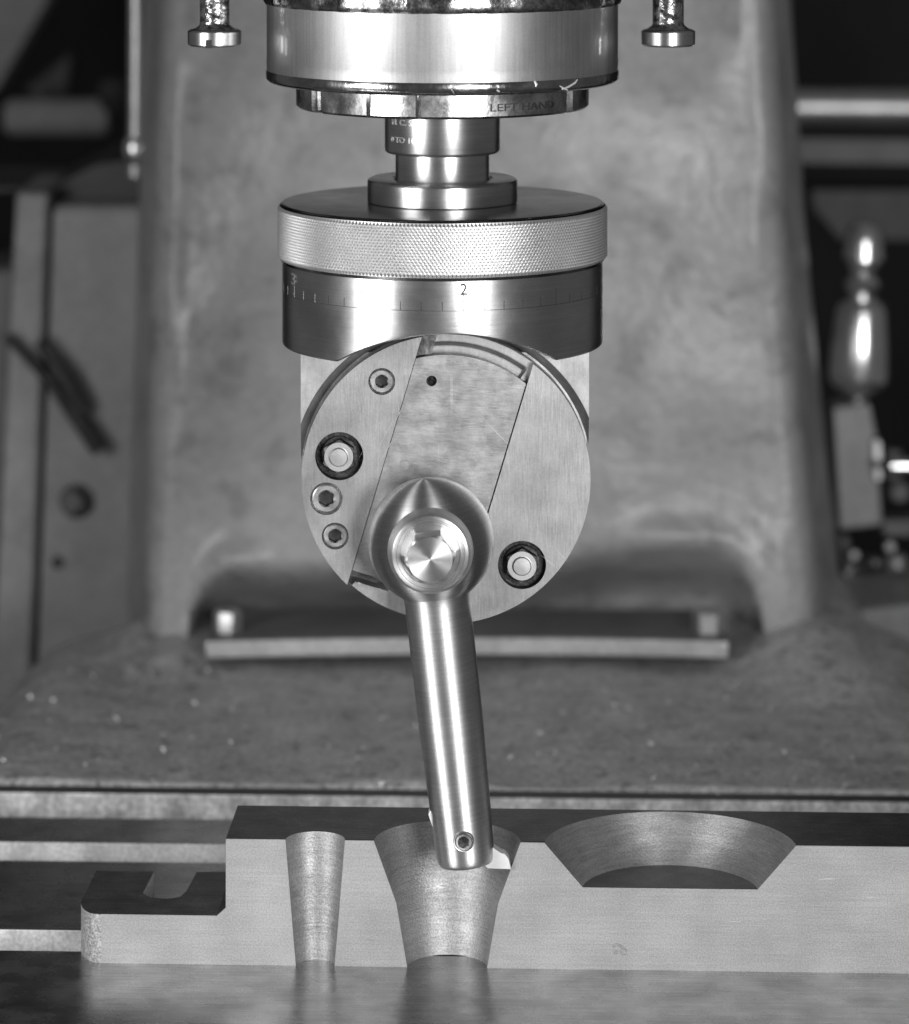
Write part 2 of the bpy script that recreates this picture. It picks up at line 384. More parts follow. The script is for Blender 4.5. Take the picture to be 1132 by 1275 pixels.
# ================================================================== RIGHT BACKGROUND
D4 = 8000-F
single(tube([H(985, 133, D4), H(1250, 134, D4)], 40, 28), 'horizontal_bar', M['rod'], 'thick bright horizontal bar right of the column, near the top', 'bar')
single(slab([(985, 172), (1260, 176), (1260, 206), (985, 203)], D4+60, D4+160), 'flat_rail', M['dim'], 'dim flat rail just below the bright horizontal bar', 'rail', bevel=8)
single(slab([(1005, 236), (1260, 236), (1260, 300), (1040, 300), (1008, 262)], D4+100, D4+260), 'dim_shelf', M['dark'], 'dim shelf edge behind the shiny handle on the right', 'shelf', bevel=12)
D5 = 7000-F
cx, cz = HX(1070, D5), 0
prof = [(495, 8), (490, 22), (478, 35), (468, 38), (430, 36), (385, 32), (375, 28), (370, 16), (362, 20), (354, 24), (346, 20), (340, 15), (336, 19), (330, 22), (324, 18), (321, 27), (300, 24), (284, 21), (277, 14), (275, .1)]
hd = thing('machine_handle', H(1068, 500, D5), 'shiny stepped machine handle standing up on the right, above the pale block', 'handle')
L5 = H(1068, 500, D5)
g = rev([(r_*1.54, HZ(p, D5)-L5.z) for p, r_ in prof], 40, 'Z')
g.tf(Matrix.Rotation(R(2.3), 4, 'Y')).obj('grip', M['chrome'], hd, sharp=50)
tube([(0, 0, 8), (0, 0, -26)], 10).obj('handle_stem', M['rod'], hd)
bk = thing('pale_block', H(1068, 660, D5), 'pale grey upright block below the shiny handle on the right', 'block')
L6 = H(1068, 660, D5)
slab([(1037, 508), (1084, 503), (1092, 545), (1099, 655), (1046, 661)], D5-40, D5+60).shift(L6).obj('block_body', M['panel'], bk, bevel=8, segs=3)
slab([(1088, 545), (1097, 548), (1098, 600), (1090, 600)], D5-60, D5).shift(L6).obj('side_lug', M['rod'], bk, bevel=4)
rev([(.1, -9), (7, -7), (10, 0), (7, 7), (.1, 9)], 16, 'Z', H(1093, 578, D5-70)).shift(L6).obj('ball_catch', M['chrome'], bk)
single(tube([H(1104, 580, D5+40), H(1110, 580, D5+40), H(1230, 581, D5+40)], [8, 15, 15], 20), 'steel_rod', M['chrome'], 'shiny short rod running off the right edge beside the pale block', 'rod')
single(tube([H(1112, 560, D5+90), H(1112, 620, D5+90)], 16, 20), 'rod_collar', M['dim'], 'dim collar behind the shiny short rod on the right', 'collar')
single(slab([(1095, 648), (1200, 646), (1200, 668), (1100, 668)], D5, D5+60), 'lower_rail', M['dim'], 'dim rail under the pale block at the right edge', 'rail', bevel=6)
single(slab([(1048, 762), (1140, 752), (1260, 752), (1260, 900), (1048, 900)], 6700-F, 7000-F), 'side_casting', M['panel'], 'grey side casting at the right edge above the saddle casting', 'casting', bevel=24, segs=4)
for px, py, r_, lab in ((1116, 700, 22, 'small round fitting at the right edge below the dim rail'), (1040, 738, 16, 'small dim nut at the foot of the column on the right'),
                        (1076, 744, 14, 'small bright nut above the grey side casting'), (1102, 728, 13, 'small dim cap left of the round fitting at the right edge')):
    single(rev([(r_*.8, -r_*.6), (r_, -r_*.4), (r_, r_*.5), (r_*.7, r_*.7), (.1, r_*.7)], 14, 'Z', H(px, py, D5-60)), 'fitting', M['rod'], lab, 'fitting')
for px, py, r_, lab in ((1122, 735, 14, 'tiny dim cap low at the right edge'), (1056, 712, 11, 'tiny dim round head left of the link rod'), (1090, 700, 10, 'tiny dim round head right of the link rod')):
    single(rev([(r_*.6, -r_*.8), (r_, -r_*.3), (r_, r_*.5), (.1, r_*.7)], 12, 'Z', H(px, py, D5-20)), 'fitting', M['chrome'], lab, 'fitting')
for k, (px, py, r_, lab) in enumerate(((1120, 612, 20, 'dim round boss behind the shiny short rod'), (1108, 680, 12, 'small bright screw end under the dim rail'), (1030, 722, 10, 'tiny bright nut low beside the column foot'), (1064, 690, 9, 'tiny screw end directly below the pale block'))):
    single(rev([(r_*.7, -r_*.9), (r_, -r_*.6), (r_, r_*.5), (.1, r_*.6)], 16, 'Y', H(px, py, D5+30)), 'screw_end', M['dim'] if k == 0 else M['rod'], lab, 'screw')
single(slab([(1060, 700), (1180, 708), (1180, 722), (1062, 716)], D5+120, D5+200), 'cross_strip', M['dim'], 'dim cross strip among the small fittings at the lower right', 'strip', bevel=5)
single(tube([H(1028, 690, D5+200), H(1040, 760, D5+150)], 16), 'dark_hose', M['dim'], 'dim hose beside the foot of the column on the right', 'hose')
single(tube([H(1050, 668, D5+80), H(1062, 720, D5+60), H(1072, 760, D5+40)], 10), 'link_rod', M['dim'], 'thin dim rod slanting down under the pale block', 'rod')

# back wall and floor of the workshop
o = mesh_obj('back_wall', [(-6000, 6500, -3500), (6000, 6500, -3500), (6000, 6500, 5000), (-6000, 6500, 5000)], [(0, 1, 2, 3)], M['wall']); tag(o, kind='structure')
o = mesh_obj('floor', [(-6000, -1500, -3500), (6000, -1500, -3500), (6000, 6500, -3500), (-6000, 6500, -3500)], [(0, 1, 2, 3)], M['wall']); tag(o, kind='structure')

# ================================================================== CHIPS lying on the castings
g = Geo()
def chip(p, s_):
    q = Vector(p); vs = [q+Vector((random.uniform(-1, 1), random.uniform(-1, 1), random.uniform(-.3, 1.2)))*s_ for _ in range(4)]
    g.add(vs, [(0, 1, 2), (0, 1, 3), (1, 2, 3), (0, 2, 3)])
for _ in range(260):
    x = random.uniform(-800, 800); y = random.uniform(760, 1500)
    chip((x, y, 7), random.choice((2, 2.5, 3, 4.5, 6)))
tag(g.obj('metal_chips', M['chip'], smooth=False), 'scattered tiny bright metal chips on the rough grey casting', 'metal chips', kind='stuff')

# ================================================================== THE WORKPIECE BLOCK (table frame)
ZT = 157.0; TH = 150.0
blk = thing('demonstration_block', (TX(556), 0, 0), 'sectioned steel block with tapered bores and a dished recess, standing on the table', 'workpiece', frame='world')
OX = TX(556)
xa, xb = TX(281), 1500
xf = TX(126)                                           # start of front face of the step
cxb = TX(556.8); cxs = TX(392.5); cxd = TX(834.5)
def zf(px, py):                                        # height of a pixel on the front plane
    X = TX(px); yc = -X*math.sin(YAW); return ZC-(py+272)*(F+yc)/F
big = [(91.5, ZT), (63.5, 80), (49.8, 0)]
small = [(37.2, ZT), (24.2, 0)]
DO = 14.0
R1 = math.hypot(156.3, DO); R2 = math.hypot(108.5, DO); ZD = 102.0
front = [(xf, 0), (xf, 61), (xa-12, 61), (xa-1, 72), (xa, ZT),
         (cxs-37.2, ZT), (cxs-24.2, 0)]
# three front pieces divided by the bores
f1 = [(xf, 0), (xf, 61), (xa-11, 61), (xa, 71), (xa, ZT), (cxs-37.2, ZT), (cxs-24.2, 0)]
f2 = [(cxs+24.2, 0), (cxs+37.2, ZT), (cxb-91.5, ZT), (cxb-63.5, 80), (cxb-49.8, 0)]
f3 = [(cxb+49.8, 0), (cxb+63.5, 80), (cxb+91.5, ZT), (cxd-156.3, ZT), (cxd-108.5, ZD), (cxd+108.5, ZD), (cxd+156.3, ZT), (xb, ZT), (xb, 0)]
g = Geo(); fm = []
def polyface(pts3, mi):
    tr = tessellate_polygon([[Vector(p) for p in pts3]]); g.add(pts3, [tuple(t) for t in tr]); fm.extend([mi]*len(tr))
for f in (f1, f2, f3): polyface([(x, 0, z) for x, z in f], 0)
def arc(cx, cy, r, z, x0s, n=48):       # from left front to right front round the back
    a0 = math.asin(-cy/r) if cy else 0
    out = []
    for i in range(n+1):
        t = math.pi-(-a0)-(math.pi-2*(-a0))*i/n if False else None
    th0 = math.atan2(-cy, -math.sqrt(r*r-cy*cy)); th1 = math.atan2(-cy, math.sqrt(r*r-cy*cy))
    for i in range(n+1):
        t = th0+(th1-th0)*i/n; out.append((cx+r*math.cos(t), cy+r*math.sin(t), z))
    return out
top = [(xa, 0, ZT)]+arc(cxs, 0, 37.2, ZT, 0)+arc(cxb, 0, 91.5, ZT, 0)+arc(cxd, -DO, R1, ZT, 0)+[(xb, 0, ZT), (xb, TH, ZT), (xa, TH, ZT)]
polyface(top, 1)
# end and back faces of the upper part
def quad(a, b, c, d, mi): g.add([a, b, c, d], [(0, 1, 2, 3)]); fm.append(mi)
quad((xa, 0, ZT), (xa, TH, ZT), (xa, TH, 61), (xa, 0, 71), 1)
TF = 182.0
quad((xb, 0, 0), (xb, TH, 0), (xb, TH, ZT), (xb, 0, ZT), 0); quad((xa, TH, ZT), (xb, TH, ZT), (xb, TH, 0), (xa, TH, 0), 0)
# stepped foot: top outline with rounded corner and open slot
fx0, fy0 = on_plane(102, 1119, 61)
sl = [on_plane(178, 1112, 61), on_plane(188, 1117.5, 61), on_plane(208, 1119, 61), on_plane(224, 1116.5, 61), on_plane(232, 1109, 61)]
sb1, sb0 = on_plane(243, 1086, 61), on_plane(187, 1086, 61)
ft = [(xa-11, 0), (xf, 0)]
for i in range(1, 7):
    t = i/6*math.pi/2; ft.append((xf-(xf-fx0)*math.sin(t), fy0*(1-math.cos(t))))
ft += [(fx0+1, TF)]
ft += [(sl[0][0]+3, TF)]+sl+[(sl[4][0]+4, TF), (xa-11, TF)]
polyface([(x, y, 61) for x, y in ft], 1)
nf = len(ft)
for i in range(1, nf-1):
    a, b = ft[i], ft[i+1]; quad((a[0], a[1], 61), (b[0], b[1], 61), (b[0], b[1], 0), (a[0], a[1], 0), 2)
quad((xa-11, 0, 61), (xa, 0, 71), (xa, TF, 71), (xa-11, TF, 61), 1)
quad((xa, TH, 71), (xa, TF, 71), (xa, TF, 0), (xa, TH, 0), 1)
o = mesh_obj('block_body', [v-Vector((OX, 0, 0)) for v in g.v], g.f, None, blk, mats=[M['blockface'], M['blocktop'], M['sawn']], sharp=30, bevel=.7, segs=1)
# materials by face position (from_pydata keeps face order unless doubles collapse)
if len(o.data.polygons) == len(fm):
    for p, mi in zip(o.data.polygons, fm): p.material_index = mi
def half_bore(name, cx, cy, prof, m, cap=None):
    g = Geo(); rows = [arc(cx, cy, r_, z, 0) for r_, z in prof]; n = len(rows[0])
    g.add([v for r_ in rows for v in r_], [(j*n+i, j*n+i+1, (j+1)*n+i+1, (j+1)*n+i) for j in range(len(rows)-1) for i in range(n-1)])
    o = g.shift((cx, 0, 0)).obj(name, m, blk, sharp=25); o.location = ((cx-OX)*S, 0, 0); return o
half_bore('tapered_bore', cxs, 0, [(37.2, ZT), (33, ZT-50), (28, 50), (24.2, 0)], M['bore'])['label'] = 'small narrow tapered bore'
half_bore('tapered_bore', cxb, 0, [(91.5, ZT), (77.5, 118), (63.5, 80), (49.8, 0)], M['bore'])['label'] = 'large double tapered bore'
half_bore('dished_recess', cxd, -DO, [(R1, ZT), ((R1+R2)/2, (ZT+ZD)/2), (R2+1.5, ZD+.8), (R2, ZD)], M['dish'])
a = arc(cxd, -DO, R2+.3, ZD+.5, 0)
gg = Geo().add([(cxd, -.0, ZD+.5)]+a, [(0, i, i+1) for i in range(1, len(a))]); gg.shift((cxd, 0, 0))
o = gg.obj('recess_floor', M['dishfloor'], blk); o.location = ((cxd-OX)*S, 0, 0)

st = Geo()
for ring in ([(762, 1176), (768, 1174), (776, 1177), (781, 1183), (780, 1189), (774, 1190), (771, 1185), (773, 1181), (768, 1178), (763, 1181)], [(764, 1184), (769, 1183), (770, 1188), (765, 1189)]):
    q = [(TX(x), -.25, zf(x, y)) for x, y in ring]; st.add(q, [tuple(t) for t in tessellate_polygon([[Vector(p) for p in q]])])
st.shift((OX, 0, 0)).obj('stain_mark', mat('grey_stain', .27, .1, .6, 0, 'Z', (.2, .25), (.6, .2)), blk, smooth=False)
# fine nicks and scratches on the near faces: shallow bright and dark marks of their own
def scratch(name, p0, p1, w_, y, m, parent, org, frame):
    a, b = Vector(p0), Vector(p1); d = (b-a).normalized(); q = Vector((-d.y, d.x))*w_
    mid = (a+b)/2
    P = [a, mid+q, b, mid-q]
    fn = (lambda p: (TX(p.x), y, zf(p.x, p.y))) if frame == 'world' else (lambda p: tuple(H(p.x, p.y, y)))
    return Geo().add([fn(p) for p in P], [(0, 1, 2, 3)]).shift(org).obj(name, m, parent, smooth=False)
for x0, y0, x1, y1 in ((905, 1147, 925, 1148), (1010, 1095, 1046, 1094), (1074, 1117, 1090, 1117), (845, 1164, 850, 1168), (700, 1120, 716, 1118), (180, 1160, 200, 1159), (300, 1100, 322, 1099), (450, 1170, 470, 1171)):
    scratch('scratch', (x0, y0), (x1, y1), .45, -.25, M['rod'], blk, (OX, 0, 0), 'world')

# ================================================================== SPINDLE
YA = 165.0                          # depth of the spindle axis behind the work plane
K = (F+YA)/F
AX = HX(551, YA)
HB = Vector((AX, YA, 560))
def cz_(py): return HZ(py, YA)
sp = thing('spindle_nose', (AX, YA, cz_(98)), 'bright ground spindle nose at the top with an oily collar and stamped ring', 'spindle')
LS = Vector((AX, YA, cz_(98)))
zb = cz_(98)
prof = [(219*K-7, zb-3), (219*K-2, zb-1), (219*K+.6, zb+2), (219*K+.8, zb+8), (219*K+.4, zb+12)]
rev(prof+[(219*K, zb+13)], 128, 'Z', (AX, YA, 0)).shift(LS).obj('lower_lip', M['oilband'], sp, sharp=50)
rev([(219*K-.5, zb+13), (219*K+.4, zb+26), (219*K-.2, zb+27.5), (219*K, cz_(2))], 128, 'Z', (AX, YA, 0), caps=False).shift(LS).obj('sleeve', M['sleeve'], sp, sharp=50)
def rag(t, h): return 1+.004*math.sin(t*31)+.003*math.sin(t*73+1)
zc = cz_(3)
rev([(219*K-3, zc-1.5), (220.5*K, zc), (222*K, zc+3), (222.5*K, zc+9), (222*K, zc+160)], 160, 'Z', (AX, YA, 0), rf=rag, caps=False).shift(LS).obj('oily_collar', M['oily'], sp)
zr0, zr1 = cz_(132), zb-3
def notch(t, h):
    d = math.degrees(t) if t < math.pi else math.degrees(t)-360
    if -61 < d < -54.5 or 57 < d < 60: return .965
    if -29.5 < d < -28.4 or -9.6 < d < -8.6: return .985
    return 1
rev([(182*K-12, zr0-1), (182*K-3, zr0), (182*K, zr0+3), (182.5*K, zr1)], 360, 'Z', (AX, YA, 0), rf=notch).shift(LS).obj('stamped_ring', M['ring'], sp, sharp=40)
wrap_text('LEFT HAND', 13.5, AX, YA, 182.3*K, 654, 137, sx=1.4, lift=0.8, off=.03).shift(LS).obj('stamped_lettering', M['gradline'], sp, smooth=False)
# swarf clinging to the spindle
for k, (pts, r_, lab) in enumerate((
    ([(700, 111), (708, 108), (716, 103), (719, 99)], 1.4, 'bright curled steel sliver clinging to the right of the spindle nose'),
    ([(697, 107), (702, 110), (707, 112)], 1.3, 'short bright sliver just left of the curled sliver on the spindle nose'),
    ([(666, 101), (668, 105), (667, 108)], 1.8, 'small steel chip clinging to the spindle nose right of centre'),
    ([(562, 110), (565, 114), (566, 119)], 2.0, 'dark little chip hanging on the spindle nose rim above the shank'),
    ([(619, 112), (622, 114)], 2.0, 'tiny bright chip on the spindle nose rim'))):
    P = []
    for (x, y) in pts:
        xx = HX(x, YA-120)-AX; yy = YA-math.sqrt((219*K+1.5)**2-xx*xx); P.append(H(x, y, yy))
    o = tube(P, [r_*.6]+[r_]*(len(P)-2)+[r_*.5], 6).obj('steel_sliver', M['chip'] if k != 3 else M['oily']); o.matrix_world = CR
    tag(o, lab, 'metal chip')

# hanging screws
def hang(px, w_, sh, label, slot):
    Yh = YA-20
    t = thing('hanging_screw', H(px, 57, Yh), label, 'screw', 'cheese-head screws hanging beside the spindle')
    k = (F+Yh)/F; hh = 20*k; r0 = w_/2*k; r1 = sh/2*k
    g = rev([(.1, 0), (r0-3, 0), (r0, 2.5), (r0+.3, hh-2), (r0-2, hh)], 48, 'Z')
    g.obj('screw_head', M['turned'], t, sharp=40)
    rev([(r0-3, hh+.3), (r1+6, hh+2), (r1+1, hh+6), (r1, hh+9), (r1, 340)], 48, 'Z').obj('screw_shank', M['screwsh'], t, sharp=60)
    if slot: box(-9.5, -1.5, -r0-.8, r0+.8, -.6, 10).obj('screw_slot', M['engrave'], t)
M['screwsh'] = mat('pitted_screw_shank', .6, 1, .22, 0, 'Z', (.05, .25), (.25, .3), None, [(.12, (1, 1, 1), 1.6)], .08, spots=(.13, .35, .38))
hang(267.5, 67, 37, 'left hanging steel screw with a slotted head, beside the spindle nose', True)
hang(832, 67, 39, 'right hanging steel screw, its round head without a visible slot', False)

# ================================================================== BORING HEAD
bh = thing('adjustable_boring_tool', (AX, YA, cz_(322)), 'steel boring head with knurled ring, numbered scale and round swivel disc hanging from the spindle', 'boring head')
LB = Vector((AX, YA, cz_(322)))
C0 = (AX, YA, 0)
z0 = cz_(188)
sh = rev([(72*K-3, z0-1), (72*K-1, z0+.5), (72*K, z0+3), (72*K, zr0+6)], 96, 'Z', C0).shift(LB).obj('shank', M['turned'], bh, sharp=40)
wrap_text('0 TO 10', 10.5, AX, YA, 72*K, 500, 178, sx=1.25, lift=.35).shift(LB).obj('stamped_numbers', M['engravelight'], sh, smooth=False)
wrap_text('M. C. S.', 10.5, AX, YA, 72*K, 500, 156, sx=1.25, lift=.35).shift(LB).obj('stamped_letters', M['engravelight'], sh, smooth=False)
rev([(58.5*K+2, cz_(223)), (58.5*K, cz_(220)), (58.5*K, z0)], 96, 'Z', C0).shift(LB).obj('neck', M['turned'], bh, sharp=40)
zfl0, zfl1 = cz_(250.5), cz_(221)
rev([(93*K-1, zfl0), (93.5*K, zfl0+1.5), (93.5*K, zfl1-4), (92*K, zfl1-1.5), (89*K, zfl1), (64*K, zfl1-.5), (62*K, zfl1-2.5), (40*K, zfl1-2.5)], 96, 'Z', C0).shift(LB).obj('flange', M['turned'], bh, sharp=30)
zk0, zk1 = cz_(322), cz_(250.5)
rk = 204.5*K
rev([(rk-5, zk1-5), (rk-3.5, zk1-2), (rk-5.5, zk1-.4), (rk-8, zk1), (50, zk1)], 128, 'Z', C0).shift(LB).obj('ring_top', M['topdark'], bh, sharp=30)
# knurl: real diamonds
nc = 2*int(2*math.pi*rk/(4.8*K)/1); nc -= nc % 2; nr = 18
kz0, kz1 = zk0+3, zk1-3.5; vs = []; fs = []
for l in range(nr+1):
    for k in range(nc):
        t = 2*math.pi*k/nc; peak = (k+l) % 2 == 0
        rr = rk+(0.9 if peak else -1.3)
        if l in (0, nr): rr = rk-2.2
        vs.append((AX+rr*math.sin(t), YA-rr*math.cos(t), kz0+(kz1-kz0)*l/nr))
for l in range(nr):
    for k in range(nc):
        a, b, c, d = l*nc+k, l*nc+(k+1) % nc, (l+1)*nc+(k+1) % nc, (l+1)*nc+k
        if (k+l) % 2 == 0: fs += [(a, b, d), (b, c, d)]
        else: fs += [(a, b, c), (a, c, d)]
g = Geo().add(vs, fs).shift(LB)
g.obj('knurled_ring', M['knurl'], bh, smooth=False)
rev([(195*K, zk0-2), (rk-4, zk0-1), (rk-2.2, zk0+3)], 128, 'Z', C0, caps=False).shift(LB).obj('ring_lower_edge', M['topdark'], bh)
# graduated body with scalloped lower edge
rb = 199.3*K; zt = zk0+2; zbot = cz_(426)
sc_x = HX(555.5, YA-150)+1; apex = HZ(416.8, YA-rb); RA = 250.0
def zlow(x):
    q = RA*RA-(x-sc_x)**2
    return max(zbot, apex-RA+math.sqrt(q)) if q > 0 else zbot
ang = []
NB = 240
vs = []; fs = []
for i in range(NB):
    t = 2*math.pi*(i+.5)/NB; x = AX+rb*math.sin(t); y = YA-rb*math.cos(t); zl = zlow(x)
    ix, iy = AX+(rb-3)*math.sin(t), YA-(rb-3)*math.cos(t)
    vs += [(x, y, zt), (x, y, zl+6), (AX+(rb-.4)*math.sin(t), YA-(rb-.4)*math.cos(t), zl+1.8), (AX+(rb-2)*math.sin(t), YA-(rb-2)*math.cos(t), zl), ]
for i in range(NB):
    j = (i+1) % NB
    for k in range(3): fs.append((i*4+k, j*4+k, j*4+k+1, i*4+k+1))
# underside: ruled strips front to back at equal x ; vertex i mirrors NB//2-1-i
for i in range(NB//4, -NB//4, -1):
    a = i % NB; b = (i-1) % NB; am = (NB//2-1-i) % NB; bm_ = (NB//2-1-(i-1)) % NB
    if len({a, b, am, bm_}) == 4: fs.append((a*4+3, b*4+3, bm_*4+3, am*4+3))
g = Geo().add(vs, fs).shift(LB)
body = g.obj('graduated_body', M['turned'], bh, sharp=35)
# graduation marks (nested under the body)
def theta_at(px):
    t = 0
    for _ in range(30):
        y = YA-rb*math.cos(t); t = math.asin(max(-.999, min(.999, (HX(px, y)-AX)/rb)))
    return t
t2, t3 = theta_at(577), theta_at(366.5)
zline = HZ(387, YA-rb*math.cos(t2))
step = (t2-t3)/20
for k in range(-26, 42):
    t = t2+k*step*1.0
    if not (-1.5 < t < 1.5): continue
    ln = (15 if k == -20 else 21) if k % 10 == 0 else 11
    if k % 2: continue
    a = .5/rb; rr0, rr1 = rb-.6, rb+.12; P = []
    for aa in (t-a, t+a):
        for rr in (rr0, rr1):
            for z in (zline, zline+ln): P.append((AX+rr*math.sin(aa), YA-rr*math.cos(aa), z))
    bb = Geo().add(P, box(0, 1, 0, 1, 0, 1).f).shift(LB)
    mm = M['gradline'] if math.degrees(t) > -45 else M['engravelight']
    bb.obj('graduation_mark', mm, body, smooth=False)
rev([(rb-.5, zline-.4), (rb+.1, zline-.4), (rb+.1, zline+.3), (rb-.5, zline+.3)], 128, 'Z', C0, caps=False).shift(LB).obj('scale_line', M['gradline'] if 'gradline' in M else M['engrave'], body)
wrap_text('2', 20, AX, YA, rb, 577.5, 367, sx=.95, off=.15).shift(LB).obj('scale_number', M['engrave'], body, smooth=False)
wrap_text('3', 20, AX, YA, rb, 366, 354, sx=1.7, off=.3, lift=.8).shift(LB).obj('scale_number', M['engravelight'], body, smooth=False)

# --- swivel part
YF = 62.0; KF = (F+YF)/F
DX, DZ = HX(555.5, YF), HZ(597, YF); RD = 180*KF
def ext(pts): return pts
hx0, hx1 = HX(374.5, YF+18), HX(733.5, YF+18)
ztop = zbot-2
# housing body: square shouldered top and round bottom
o_ = [(hx1-2, DZ), (hx1-2, apex-60), (hx1-2, ztop), (hx0+2, ztop), (hx0+2, DZ)]
rr = (hx1-hx0)/2-2
for i in range(1, 36): 
    t = math.pi+math.pi*i/36; o_.append(((hx0+hx1)/2+rr*math.cos(t), DZ+rr*math.sin(t)))
plate(o_, [], YF+34, YA+150).shift(LB).obj('housing', M['housing'], bh, bevel=2)
# the housing's upper front shoulders, cut by a round recess, reaching up under the scallop
RH = 196.0
zz = apex+14
def shoulder(x_edge, sgn):
    pts = []
    a_end = math.acos(min(1, abs(x_edge-DX)/RH))
    t0, t1 = a_end, R(90)
    for i in range(25):
        t = t0+(t1-t0)*i/24; pts.append((DX+sgn*RH*math.cos(t), DZ+RH*math.sin(t)))
    lim = lambda x: max(zbot-1, min(zlow(x)+4, 2000))
    topx = [DX+(x_edge-DX)*i/24 for i in range(25)]
    return pts+[(x, max(lim(x), DZ+RH*1.0005 if abs(x-DX) < 1 else lim(x))) for x in topx]
def shoulder_geo(x_edge, sgn):
    # build strips: arc below, scallop curve above
    g = Geo(); n = 40; vs = []
    for i in range(n+1):
        x = DX+(x_edge-DX)*i/n
        lo = DZ+math.sqrt(max(0, RH*RH-(x-DX)**2)); hi = max(lo+.1, zlow(x)+10)
        lo2 = DZ+math.sqrt(max(0, (RH-11)**2-(x-DX)**2)) if abs(x-DX) < RH-11 else DZ+40
        vs += [(x, YF+18, hi), (x, YF+18, lo), (x, YF+33.5, lo2)]
    for i in range(n):
        for k in range(2): g.f.append((i*3+k, i*3+k+1, (i+1)*3+k+1, (i+1)*3+k))
    m_ = len(vs)
    vs += [(x_edge, YF+18, vs[n*3][2]), (x_edge, YF+18, vs[n*3+1][2]), (x_edge, YF+36, vs[n*3+1][2]-10), (x_edge, YF+36, vs[n*3][2])]
    g.f.append((m_, m_+1, m_+2, m_+3))
    g.v = [Vector(v) for v in vs]
    return g
for xe, sgn in ((hx0, -1), (hx1, 1)):
    shoulder_geo(xe, sgn).shift(LB).obj('housing_shoulder', M['housing'], bh, sharp=25)
# disc base
TI = R(16.75); U = Vector((math.sin(TI), math.cos(TI))); V = Vector((math.cos(TI), -math.sin(TI)))
gd = rev([(RD-26, YF+34), (RD-1.5, YF+34), (RD, YF+33), (RD, YF+17), (RD-1, YF+16)]+[(r_, YF+16) for r_ in [x_*1.0 for x_ in range(175, 139, -1)]]+[(.1, YF+16)], 360, 'Y', (DX, 0, DZ))
for v in gd.v:
    q_ = math.hypot(v.x-DX, v.z-DZ); t_ = math.degrees(math.atan2(v.x-DX, v.z-DZ))
    if 150 < q_ < 172.5 and -16 < t_ < 36 and abs(v.y-YF-16) < .5:
        v.y += 12*sm((172.5-q_)/8)
    e_ = Vector((v.x-DX, v.z-DZ))/KF; uu, vv = e_.dot(U), e_.dot(V)
    if abs(v.y-YF-16) < .5 and vv < 0: v.y += 24*sm((uu+157)/1.5)*sm((-130-uu)/1.5)*sm((-30-vv)/1.5)*sm((vv+86)/1.5)
gd.shift(LB).obj('swivel_disc', M['housing'], bh, sharp=30)
def uv(u, v): p = U*u*KF+V*v*KF; return (DX+p.x, DZ+p.y)
def segment(v0, side, n=70):
    r_ = 180.0; a = math.sqrt(r_*r_-v0*v0); t0 = math.atan2(a, v0); t1 = math.atan2(-a, v0)
    if side > 0: ts = [t0+(t1-t0)*i/n for i in range(n+1)]
    else: ts = [t0+(2*math.pi-(t0-t1))*i/n for i in range(n+1)]
    return [uv(r_*math.sin(t), r_*math.cos(t)) for t in ts]
def px2(px, py): q = H(px, py, YF); return (q.x, q.z)
screws = [(475.5, 475, 16.8, 7.8, 0), (406.5, 621, 20.3, 9.8, 0), (417.5, 667.5, 16.8, 8.2, 0)]
bolts = [(422.5, 568, 30, 'hex'), (650, 703.5, 30, 'round')]
holes = [circ(*px2(x, y), r_*KF) for x, y, r_, _, _ in screws]+[circ(*px2(422.5, 568), 30*KF, 56)]
left = plate(segment(-80.0, -1), holes, YF, YF+15.5).shift(LB).obj('clamp_plate', M['plate'], bh, bevel=.7)
left['label'] = 'left segment plate with three socket screws and a nut'
right = plate(segment(62.6, 1), [circ(*px2(650, 703.5), 30*KF, 56)], YF, YF+15.5).shift(LB).obj('clamp_plate', M['plate'], bh, bevel=.7)
right['label'] = 'right segment plate with one nut'
# slide
sl_ = [uv(-142, -79.3), uv(-142, 61)]
ts0, ts1 = math.atan2(math.sqrt(155**2-61**2), 61), math.atan2(math.sqrt(155**2-79.3**2), -79.3)
for i in range(25):
    t = ts0+(ts1-ts0)*i/24; sl_.append(uv(155*math.sin(t), 155*math.cos(t)))
g = plate(sl_, [circ(*px2(537.5, 474.5), 6.6*KF, 24)], YF+1, YF+15.8).shift(LB)
slide = g.obj('slide', M['slide'], bh, bevel=1.1)
# hole bottom and dimple
q = px2(537.5, 474.5); rev([(6.6*KF, YF+12), (.1, YF+12)], 24, 'Y', (q[0], 0, q[1])).shift(LB).obj('oil_hole', M['black'], slide)
q = px2(504, 580); rev([(7, YF+1.2), (6.6, YF+.6), (.1, YF+.6)], 24, 'Y', (q[0], 0, q[1])).shift(LB).obj('flush_plug', M['slide'], slide, sharp=15)
# darker witness strip + trough end blocks at the slide's top
g = plate([uv(136, -79), uv(160.5, -79*1), uv(168, -62), uv(142.5, -62)], [], YF+11, YF+30).shift(LB); g.obj('trough_stop', M['oilband'], bh)
for x0, y0, x1, y1 in ((485, 505, 446, 572), (497, 512, 452, 590), (500, 528, 462, 596), (492, 520, 470, 556), (506, 498, 488, 532), (460, 612, 432, 652), (470, 500, 455, 522)):
    scratch('scratch', (x0, y0), (x1, y1), .4, YF-.2, M['bright'], left, LB, 'cam')
for x0, y0, x1, y1 in ((672, 690, 700, 712), (690, 682, 708, 700), (600, 520, 640, 560)):
    scratch('scratch', (x0, y0), (x1, y1), .4, YF-.2 if x0 > 620 else YF+.8, M['bright'], right if x0 > 620 else slide, LB, 'cam')
